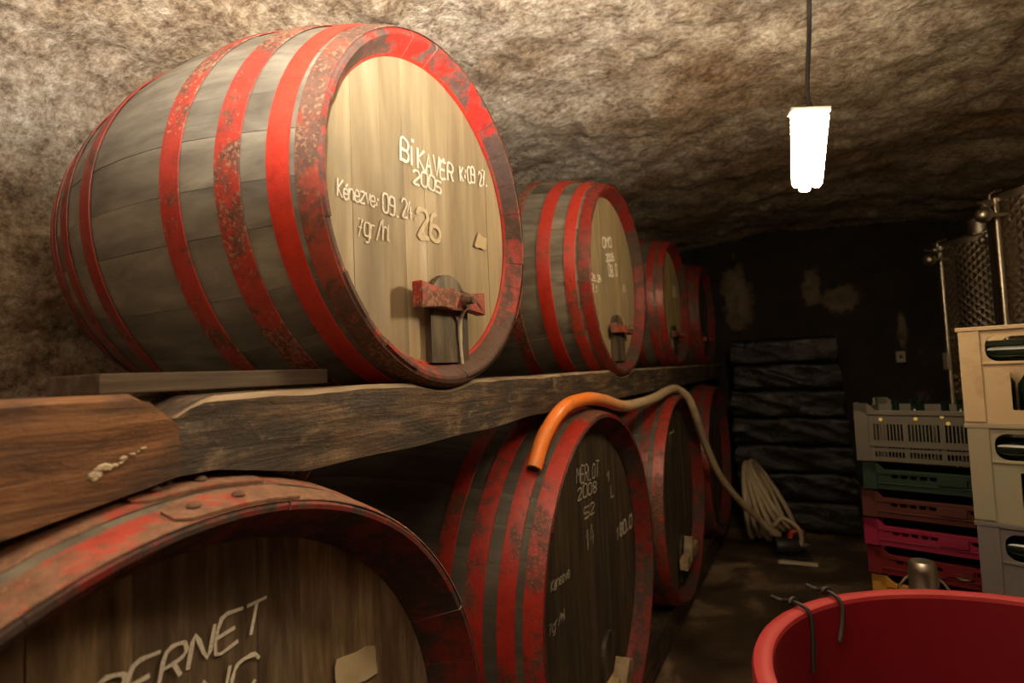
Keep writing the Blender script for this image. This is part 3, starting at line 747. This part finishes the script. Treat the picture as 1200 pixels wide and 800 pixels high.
# ------------------------------------------------------------------ black wrapped bundles
rnd = random.Random(3); z = .008
lab = ['lowest black plastic-wrapped bundle of the stack, on the floor', 'second black plastic-wrapped bundle above the floor in the stack', 'third black plastic-wrapped bundle above the floor in the stack',
       'middle black plastic-wrapped bundle, fourth from the floor of seven', 'third black plastic-wrapped bundle from the top of the stack', 'second black plastic-wrapped bundle from the top of the stack', 'topmost black plastic-wrapped bundle of the stack by the back wall']
for k in range(7):
    hh = [.255, .25, .24, .24, .24, .23, .23][k]; x0, x1 = -.66+rnd.uniform(-.02, .02), [.26, .25, .24, .22, .20, .19, .18][k]; y0, y1 = 5.60+rnd.uniform(-.03, .02), 6.10
    bm = bmesh.new(); nx, ny, nz = 40, 18, 9
    bmesh.ops.create_cube(bm, size=1); bmesh.ops.subdivide_edges(bm, edges=bm.edges, cuts=13, use_grid_fill=True)
    for v in bm.verts:
        p = v.co.copy(); q = Vector((p.x*(x1-x0), p.y*(y1-y0), p.z*hh))
        # pinched between layers, bulging in the middle, sagging and creased
        ez = abs(p.z)*2; pin = ez**10*.020
        q.x -= math.copysign(pin, p.x) if abs(p.x) > .3 else 0; q.y -= math.copysign(pin, p.y) if abs(p.y) > .2 else 0
        s = noise.noise(Vector((q.x*4, q.y*4, q.z*9+k*7)))*.018+abs(noise.noise(Vector((q.x*6+q.z*16, q.y*9, k*3.3))))*.035
        if abs(p.y) > .49: q.y += math.copysign(s, p.y)
        if abs(p.x) > .49: q.x += math.copysign(s, p.x)
        q.z *= .985; v.co = q
    o = obj('wrapped_bundle', bm, M['foil'], None, ((x0+x1)/2, (y0+y1)/2, z+hh/2), smooth=True); z += hh
    tag(o, lab[k], 'bundle', 'black wrapped bundles by the back wall')

# ------------------------------------------------------------------ steel tanks
def tank(label, x, y, r, ztop, seam, boxed=False):
    t = thing('steel_tank', label, 'tank', (x, y, 0), 0, 'steel wine tanks')
    H = ztop+Z; base = .25
    bm = bmesh.new(); n = 64; uv = bm.loops.layers.uv.new('uv'); A = [bm.verts.new((r*math.cos(2*PI*k/n), r*math.sin(2*PI*k/n), base)) for k in range(n)]; B = [bm.verts.new((v.co.x, v.co.y, H)) for v in A]
    for k in range(n):
        f = bm.faces.new((A[k], A[(k+1) % n], B[(k+1) % n], B[k])); f.smooth = True
        for lp, (u, v) in zip(f.loops, ((k/n*2*PI*r, 0), ((k+1)/n*2*PI*r, 0), ((k+1)/n*2*PI*r, H-base), (k/n*2*PI*r, H-base))): lp[uv].uv = (u, v)
    obj('shell', bm, M['tank'], t)
    rb_ = r+.012
    obj('rim_ring', lathed([(r-.02, H-.02), (rb_, H-.02), (rb_+.004, H), (rb_, H+.018), (r-.02, H+.018)], 64), M['steel'], t, smooth=True)
    lid = obj('lid', lathed([(r-.02, H+.016), (r*.85, H+.035), (r*.55, H+.075), (.15, H+.10), (0, H+.105)], 64), M['steel'], t, smooth=True)
    obj('lid_neck', lathed([(.09, H+.05), (.09, H+.13), (.10, H+.135), (.10, H+.15), (.06, H+.165), (0, H+.17)], 32), M['steel'], lid, (-.13, -.12, 0), smooth=True)
    for a in (math.radians(200), math.radians(245), math.radians(290), math.radians(80), math.radians(20)):
        c = Vector((math.cos(a), math.sin(a), 0)); s = Vector((-c.y, c.x, 0))
        cl = obj('clamp', tube([c*(rb_+.005)+Vector((0, 0, H-.05)), c*(rb_+.035)+Vector((0, 0, H-.02)), c*(rb_+.03)+Vector((0, 0, H+.03)), c*(rb_-.03)+Vector((0, 0, H+.045))], .008, 8), M['steel'], t)
        bm = bmesh.new(); bmesh.ops.create_uvsphere(bm, u_segments=14, v_segments=8, radius=.028, matrix=Matrix.Translation(c*(rb_+.05)+Vector((0, 0, H-.03)))); obj('clamp_knob', bm, M['steel'], cl, smooth=True)
        obj('clamp_lever', tube([c*(rb_+.035)+Vector((0, 0, H+.02))-s*.05, c*(rb_+.035)+Vector((0, 0, H+.03))+s*.06], .006, 6), M['steel'], cl)
    c = Vector((math.cos(seam+.12), math.sin(seam+.12), 0))
    vt = obj('vent_valve', tube([c*(r-.005)+Vector((0, 0, H-.10)), c*(r+.10)+Vector((0, 0, H-.10))], .012, 10), M['steel'], t, smooth=True)
    bm = bmesh.new(); bmesh.ops.create_uvsphere(bm, u_segments=18, v_segments=10, radius=.042, matrix=Matrix.Translation(c*(r+.12)+Vector((0, 0, H-.10)))); obj('valve_knob', bm, M['steel'], vt, smooth=True)
    obj('valve_lever', tube([c*(r+.05)+Vector((0, 0, H-.10)), c*(r+.06)+Vector((0, 0, H-.045)), c*(r+.15)+Vector((0, 0, H-.03))], .007, 8), M['steel'], vt)
    c = Vector((math.cos(seam), math.sin(seam), 0))
    obj('seam_post', tube([c*(r+.016)+Vector((0, 0, base-.2)), c*(r+.016)+Vector((0, 0, H))], .015, 10), M['steel'], t, smooth=True)
    for a in (.6, 2.2, 3.8, 5.3): obj('leg', tube([(r*.85*math.cos(a), r*.85*math.sin(a), .0), (r*.85*math.cos(a), r*.85*math.sin(a), base)], .022, 10), M['steel'], t, smooth=True)
    obj('bottom_plate', lathed([(0, base-.02), (r*.9, base-.015), (r, base), (0, base+.01)], 48), M['steel'], t)
    if boxed:
        bm = box(-.03, .03, -.012, .012, -.06, .06, bev=.003); bm.transform(Matrix.Translation(c*(r+.03)+Vector((0, 0, Z-.06))) @ Matrix.Rotation(seam+PI/2, 4, 'Z')); obj('name_plate', bm, M['cable_box'], t)
    return t
tank('dimpled steel tank behind the bottle crates, its cone lid near the ceiling', 1.30, 4.12, .37, .83, math.radians(200))
tank('darker dimpled steel tank with a small plate, between the other tank and back wall', 1.235, 5.22, .37, .77, math.radians(197), True)
o = obj('wall_switch', box(-.035, .035, -.03, .0, -.05, .05, bev=.006), M['cable_box'], None, (.70, 6.21, Z-.02)); tag(o, 'small pale switch box on the dark back wall', 'switch')
bm = lathed([(0, -.028), (.014, -.028), (.016, -.034), (.012, -.042), (0, -.044)], 12); bm.transform(Matrix.Rotation(PI/2, 4, 'X').inverted()); bm.transform(Matrix.Translation((0, 0, 0))); obj('switch_knob', bm, M['iron'], o)

# ------------------------------------------------------------------ bottle crates
def bottle(label, loc, rotx, rotz, lab=None, group='bottles lying in the crates'):
    t = thing('wine_bottle', label, 'bottle', loc, 0, group); t.rotation_euler = (rotx, 0, rotz)
    obj('glass_body', lathed([(0, 0), (.030, .0), (.036, .006), (.036, .17), (.030, .20), (.0145, .225), (.0135, .275), (.016, .278), (.016, .290), (0, .290)], 20), M['bottle'], t, smooth=True)
    if lab: obj('paper_label', lathed([(.0364, .05), (.0368, .052), (.0368, .138), (.0364, .14)], 20), M[lab], t, smooth=True)
    return t
CW, CD, CHh = .40, .30, .290
def bottle_crate(label, mat, loc, rz):
    t = thing('bottle_crate', label, 'crate', loc, rz, 'stacked bottle crates')
    W, D, H = CW, CD, CHh; th = .010
    def holes(w_): return [rrect(.062, H*.635, w_-.062, H*.905, .030)]+[rrect(u_, H*.14, u_+.075, H*.52, .004) for u_ in (.114, w_-.189)]
    end = panel(rrect(0, 0, W, H-.004), holes(W), th, lambda u, v, w_: (u, w_, v))
    obj('front_wall', end, mat, t)
    bm = panel(rrect(0, 0, W, H-.004), holes(W), th, lambda u, v, w_: (u, D-w_, v)); obj('back_wall', bm, mat, t)
    for s in (0, 1):
        bm = panel(rrect(th, 0, D-th, H-.004), [rrect(.08, H*.635, D-.08, H*.88, .02)], th, (lambda u, v, w_: (w_, u, v)) if s == 0 else (lambda u, v, w_: (W-w_, u, v)))
        obj('side_wall', bm, mat, t)
    bm = bmesh.new()
    for (a, b, c, d_) in ((-.006, W+.006, -.006, .008), (-.006, W+.006, D-.008, D+.006), (-.006, .008, .008, D-.008), (W-.008, W+.006, .008, D-.008)): add_box(bm, a, b, c, d_, H-.012, H, bev=.002)
    obj('rim', bm, mat, t)
    for x in (0, W-.052):
        for y in (-.004, D-.004):
            obj('corner_post', box(x, x+.052, y, y+.008, .004, H-.012, bev=.003), mat, t)
    obj('sill', box(.054, W-.054, -.004, .004, H*.605, H*.63, bev=.002), mat, t)
    obj('base', box(th, W-th, th, D-th, .004, .014), mat, t)
    return t
RZ = math.radians(-20)
ex = Vector((math.cos(RZ), math.sin(RZ), 0)); ey = Vector((-ex.y, ex.x, 0))
c0 = Vector((.402, 2.195, 0))
pal = thing('pallet', 'low wooden pallet under the stack of bottle crates', 'pallet', (*(c0-ex*.03-ey*.0)[:2], 0), RZ)
for i in range(4): obj('deck_board', box(.0, .46, .005+.075*i, .07+.075*i, .098, .118, bev=.003), M['plank'], pal)
for i in range(3): obj('bearer', box(.01+.18*i, .08+.18*i, 0, .30, .002, .098, bev=.003), M['plank'], pal)
cl = [('grey plastic bottle crate at the bottom of the crate stack, on the pallet', 'greycrate'), ('grey bottle crate, second from the pallet in the stack', 'greycrate'), ('grey plastic bottle crate directly under the off-white one', 'greycrate'),
      ('off-white plastic bottle crate between the cream and the grey one', 'offwhite'), ('stained cream bottle crate on top of the crate stack', 'cream')]
zt = .1195
shift = [0, 0, .004, 0.0, -.004]
for i, (lb, mt) in enumerate(cl):
    lo = c0+ex*shift[i]-ey*.0; bottle_crate(lb, M[mt], (lo.x, lo.y, zt), RZ)
    if i >= 2:
        nm = ['grey', 'off-white', 'cream'][i-2]
        # bottles lie neck to neck behind the hand opening
        for q, (u, dr, lb2) in enumerate(((.018, 1, None), (.382, -1, 'label_yellow' if i == 4 else None))):
            pz = zt+.175+.036; p = lo+ex*u+ey*(.056 if q == 0 else .056)
            bt = bottle(('dark green bottle %s lying in the cream crate' % ('without label', 'with a yellow label')[q]) if i == 4 else ('bottle lying just behind the hand opening of the %s bottle crate' % nm, 'bottle lying behind the other lying one in the %s bottle crate' % nm)[q], (p.x, p.y, pz), 0, 0, lb2)
            bt.rotation_euler = (0, PI/2*dr, 0); bt.rotation_euler = (Matrix.Rotation(RZ, 3, 'Z') @ Matrix.Rotation(PI/2*dr, 3, 'Y')).to_euler()
            if q: bt.location += Vector((ey.x*.075, ey.y*.075, 0))
        # upright bottles below carry the lying ones
        for q in range(4):
            for s in range(2):
                p = lo+ex*(.065+.09*q)+ey*(.075+.15*s)
                tt = thing('wine_bottle', 'dark squat bottle standing in the %s bottle crate' % nm, 'bottle', (p.x, p.y, zt+.0145), 0, 'bottles standing in the %s crate' % nm)
                obj('glass_body', lathed([(0, 0), (.030, 0), (.034, .005), (.034, .10), (.016, .13), (.014, .155), (0, .158)], 16), M['bottle'], tt, smooth=True)
    zt += CHh+.001

# ------------------------------------------------------------------ harvest trays
def tray(label, mat, loc, rz, H, wall, slots=False, name='harvest_tray', sticker=False):
    t = thing(name, label, 'tray' if name == 'harvest_tray' else 'crate', loc, rz, 'stack of plastic trays')
    W, D, th = .60, .40, .008; pc = .055
    obj('base', box(.012, W-.012, .012, D-.012, .003, .010), mat, t)
    if slots:
        hs_ = []
        for gi in range(4):
            for k in range(9):
                u = pc+.012+gi*(W-2*pc-.01)/4+k*.0118
                hs_ += [rrect(u, wall*.42, u+.0070, wall*.74), rrect(u, wall*.27, u+.009, wall*.315), rrect(u, wall*.10, u+.0085, wall*.21)]
    else:
        hs_ = [rrect(W/2-.20+.032*k, wall*.60, W/2-.20+.032*k+.022, wall*.80) for k in range(13)]
    for y, s in ((0.006, 1), (D-.006, -1)):
        obj('side_wall', panel(rrect(.012, .004, W-.012, wall), hs_, th, (lambda u, v, w_, y=y, s=s: (u, y+s*w_, v))), mat, t)
        obj('rail', box(.03, W-.03, min(y, y-s*.006), max(y, y-s*.006)+.001, wall-.018, wall, bev=.002), mat, t)
        obj('rail', box(.03, W-.03, min(y, y-s*.005), max(y, y-s*.005)+.001, wall*.30, wall*.36, bev=.002), mat, t)
    for x, s in ((.006, 1), (W-.006, -1)):
        obj('end_wall', panel(rrect(.012, .004, D-.012, wall), [rrect(D/2-.07, wall*.45, D/2+.07, wall*.8, .012)], th, (lambda u, v, w_, x=x, s=s: (x+s*w_, u, v))), mat, t)
    for x in (0, W):
        for y in (0, D):
            sx, sy = (1 if x == 0 else -1), (1 if y == 0 else -1)
            outer = [(0, 0), (pc*.9, 0), (pc*.9, .010), (.010, .010), (.010, pc*.9), (0, pc*.9)]
            bm = bmesh.new(); add_panel(bm, outer, [], H-.006, lambda u, v, w_: (x+sx*(u+.001*0), y+sy*v, .003+w_))
            # gusset at the top of the post sloping down to the wall
            add_panel(bm, [(0, H-.003), (pc*.9, H-.003), (pc*1.5, wall-.004), (0, wall-.004)], [], .010, lambda u, v, w_: (x+sx*u, y+sy*w_, v))
            obj('corner_post', bm, mat, t)
    if not slots: obj('label_plate', box(W/2-.045, W/2+.045, -.003, .0, wall*.42, wall*.80, bev=.002), mat, t)
    if sticker: obj('sticker', lathed([(0, 0), (1, 0), (1, .0015), (0, .0015)], 20), M['paper_pale'], t, (W*.66-.08, -.0015, wall*.55), (PI/2, 0, 0)).scale = (.028, .012, 1)
    return t
tr0 = Vector((.150, 2.825, 0)); RT = math.radians(-16)
stack = [('pink tray hidden at the foot of the tray stack', 'tray_magenta', .121), ('green tray hidden second in the tray stack', 'tray_green', .121), ('brown tray hidden third in the tray stack', 'tray_brown', .121), ('grey tray hidden under the yellow one', 'tray_grey', .121),
         ('yellow plastic tray, lowest visible in the tray stack', 'tray_yellow', .114), ('dark red plastic tray with an oval sticker, on the yellow tray', 'tray_red', .114), ('bright magenta plastic tray between the red and brown trays', 'tray_magenta', .114),
         ('brown plastic tray between the magenta and green trays', 'tray_brown', .114), ('dark green plastic tray under the grey slotted crate', 'tray_green', .114)]
zt = .004; rnd = random.Random(4)
for i, (lb, mt, h_) in enumerate(stack):
    dx = rnd.uniform(-.008, .008)
    if mt == 'tray_yellow': dx = .01
    tray(lb, M[mt], (tr0.x+dx, tr0.y, zt), RT+rnd.uniform(-.015, .015), h_, h_*.74, sticker=(mt == 'tray_red' and i > 4)); zt += h_+.0005
gx = tr0+Vector((-.012, 0, 0))
gc = tray('grey slotted plastic crate on top of the tray stack', M['tray_grey'], (gx.x, gx.y, zt), RT, .245, .212, slots=True, name='slotted_crate')
for u, v in ((.095, .175), (.215, .180), (.300, .190), (.318, .165)):
    obj('cap_sticker', lathed([(0, 0), (.007, 0), (.007, .003), (0, .003)], 12), M['label_yellow'], gc, (u, .006, v), (PI/2, 0, 0))
e2 = Vector((math.cos(RT), math.sin(RT), 0)); n2 = Vector((-e2.y, e2.x, 0))
for k, (u, v, tz) in enumerate(((.13, .12, .0), (.21, .17, .004), (.30, .11, .0), (.38, .2, .0), (.46, .12, 0), (.17, .29, 0), (.33, .30, 0))):
    p = gx+e2*u+n2*v
    b_ = bottle('green bottle standing in the grey slotted crate', (p.x, p.y, zt+.0105), 0, RT, None, 'bottles in the slotted crate')
    b_.scale = (1, 1, .80)

# ------------------------------------------------------------------ red tub, hooks, canister
tx, ty, tzr, tr = .336, 1.212, EYE-.55, .475
tb = thing('harvest_tub', 'big round red plastic tub with a wide rim and hooks on it', 'tub', (tx, ty, 0))
prof = [(0, .012), (.34, .012), (.355, .02), (tr-.038, tzr-.012), (tr-.030, tzr-.012), (.375, .02), (.36, .0), (0, .0)]
obj('tub_body', lathed(prof, 96), M['tub'], tb, smooth=True)
prof = [(tr-.038, tzr-.012), (tr-.036, tzr-.004), (tr-.029, tzr), (tr-.014, tzr), (tr-.004, tzr-.004), (tr, tzr-.014), (tr, tzr-.045), (tr-.005, tzr-.050), (tr-.010, tzr-.045), (tr-.012, tzr-.014), (tr-.030, tzr-.012), (tr-.038, tzr-.012)]
obj('tub_rim', lathed(prof, 96), M['tub_rim'], tb, smooth=True)
obj('rim_band', lathed([(tr-.04, tzr-.10), (tr-.018, tzr-.10), (tr-.016, tzr-.09), (tr-.04, tzr-.088)], 96), M['tub_rim'], tb, smooth=True)
for label, ang, L_ in (('black wire hook on the tub rim with the longer straight tail', math.radians(151), .12), ('black wire hook on the tub rim with the curled outer end', math.radians(137), .06)):
    c = Vector((math.cos(ang), math.sin(ang), 0)); s = Vector((-c.y, c.x, 0)); o_ = Vector((tx, ty, 0)); zz = Vector((0, 0, 1))
    pts = [o_+c*(tr+.04)+zz*(tzr+.012)+s*.012, o_+c*(tr+.022)+zz*(tzr+.005), o_+c*(tr+.002)+zz*(tzr+.010), o_+c*(tr-.026)+zz*(tzr+.009), o_+c*(tr-.045)+zz*(tzr-.004), o_+c*(tr-.053)+zz*(tzr-.035)+s*.008, o_+c*(tr-.062)+zz*(tzr-.04-L_*.6)+s*.03]
    hk = thing('wire_hook', label, 'hook', tuple(o_+c*tr+zz*tzr), 0, 'hooks on the tub rim'); base = Vector(hk.location)
    obj('hook_wire', tube(spline([p-base for p in pts], 5), .0045, 8), M['cord'], hk, smooth=True)
    kn = [o_+c*(tr-.006)+zz*(tzr+.012)+(s*math.cos(a)+zz*math.sin(a)*.5)*.011-base for a in [2*PI*i/14 for i in range(14)]]
    obj('hook_knot', tube(kn, .0045, 6, closed=True), M['cord'], hk, smooth=True)
cn = thing('steel_canister', 'small domed steel canister standing behind the red tub', 'canister', (.250, 2.10, 0))
hz = EYE-.615
obj('canister_body', lathed([(0, .0), (.085, 0), (.09, .01), (.09, hz-.25), (.075, hz-.19), (.039, hz-.14), (.038, hz-.03), (.036, hz-.012), (.030, hz-.002), (.017, hz), (0, hz)], 40), M['steel'], cn, smooth=True)
for s in (-1, 1):
    obj('side_clip', tube(spline([(s*.038, 0, hz-.05), (s*.050, 0, hz-.065), (s*.064, 0, hz-.09), (s*.060, 0, hz-.12)], 4), .004, 8), M['steel'], cn, smooth=True)

# ------------------------------------------------------------------ lamps
def lamp(label, top, bottom, cord_top, strength, rz):
    """caged work lamp: cap, three tubes that lean together, a curved back shell; hangs from its cord"""
    top, bottom, cord_top = Vector(top), Vector(bottom), Vector(cord_top)
    t = thing('hanging_lamp', label, 'lamp', tuple(bottom), 0, 'hanging work lamps')
    axis = (top-bottom); Lh = axis.length; axis.normalize()
    R = axis.to_track_quat('Z', 'Y').to_matrix().to_4x4() @ Matrix.Rotation(rz, 4, 'Z')
    R = Matrix.Rotation(Vector((0, 0, 1)).angle(axis), 4, Vector((0, 0, 1)).cross(axis)) @ Matrix.Rotation(rz, 4, 'Z') if axis.z < .9999 else Matrix.Rotation(rz, 4, 'Z')
    em = emit('lamp_tube_light', LAMP_COL, strength)
    def put(name, bm, mat, sm=True):
        bm.transform(R); return obj(name, bm, mat, t, smooth=sm)
    for k in (-1, 0, 1):
        put('lamp_tube', tube([(k*.026, 0, .008), (k*.028, 0, .02), (k*.037, 0, Lh-.02), (k*.036, 0, Lh-.006)], [.010, .0165, .0185, .012], 14), em)
    # back shell: narrower below, curved, with side flanges
    bm = bmesh.new(); rows = []
    for (z, hw) in ((0, .016), (.02, .020), (Lh-.015, .024), (Lh, .022)):
        out = [(-hw, .022), (-hw*.95, .026), (-hw*.6, .034), (hw*.6, .034), (hw*.95, .026), (hw, .022)]
        inn = [(u*.95, v-.003) for u, v in reversed(out)]
        rows.append([bm.verts.new((u, v, z)) for u, v in out+inn])
    m = len(rows[0])
    for A, B in zip(rows, rows[1:]):
        for k in range(m): bm.faces.new((A[k], A[(k+1) % m], B[(k+1) % m], B[k]))
    bm.faces.new(rows[0][::-1]); bm.faces.new(rows[-1])
    put('back_shell', bm, M['white_shell'], False)
    put('cap', box(-.058, .058, -.012, .034, Lh-.004, Lh+.010, bev=.004), M['white_shell'], False)
    bm = tube([(0, .01, Lh+.008), (0, .01, Lh+.03)], [.012, .007], 10); put('cord_grip', bm, M['cord'])
    a = R @ Vector((0, .01, Lh+.02)); e = cord_top-bottom
    obj('cord', tube(spline([a, a.lerp(e, .12)+Vector((-.006, 0, .0)), a.lerp(e, .5), e], 6), .0065, 8), M['cord'], t, smooth=True)
    return t
lamp('lit three-tube work lamp hanging on a black cord before the dark back wall', (.041, 2.008, EYE+.775), (.016, 2.008, EYE+.530), (.072, 2.0, EYE+1.30), FAR_LAMP, math.radians(15))
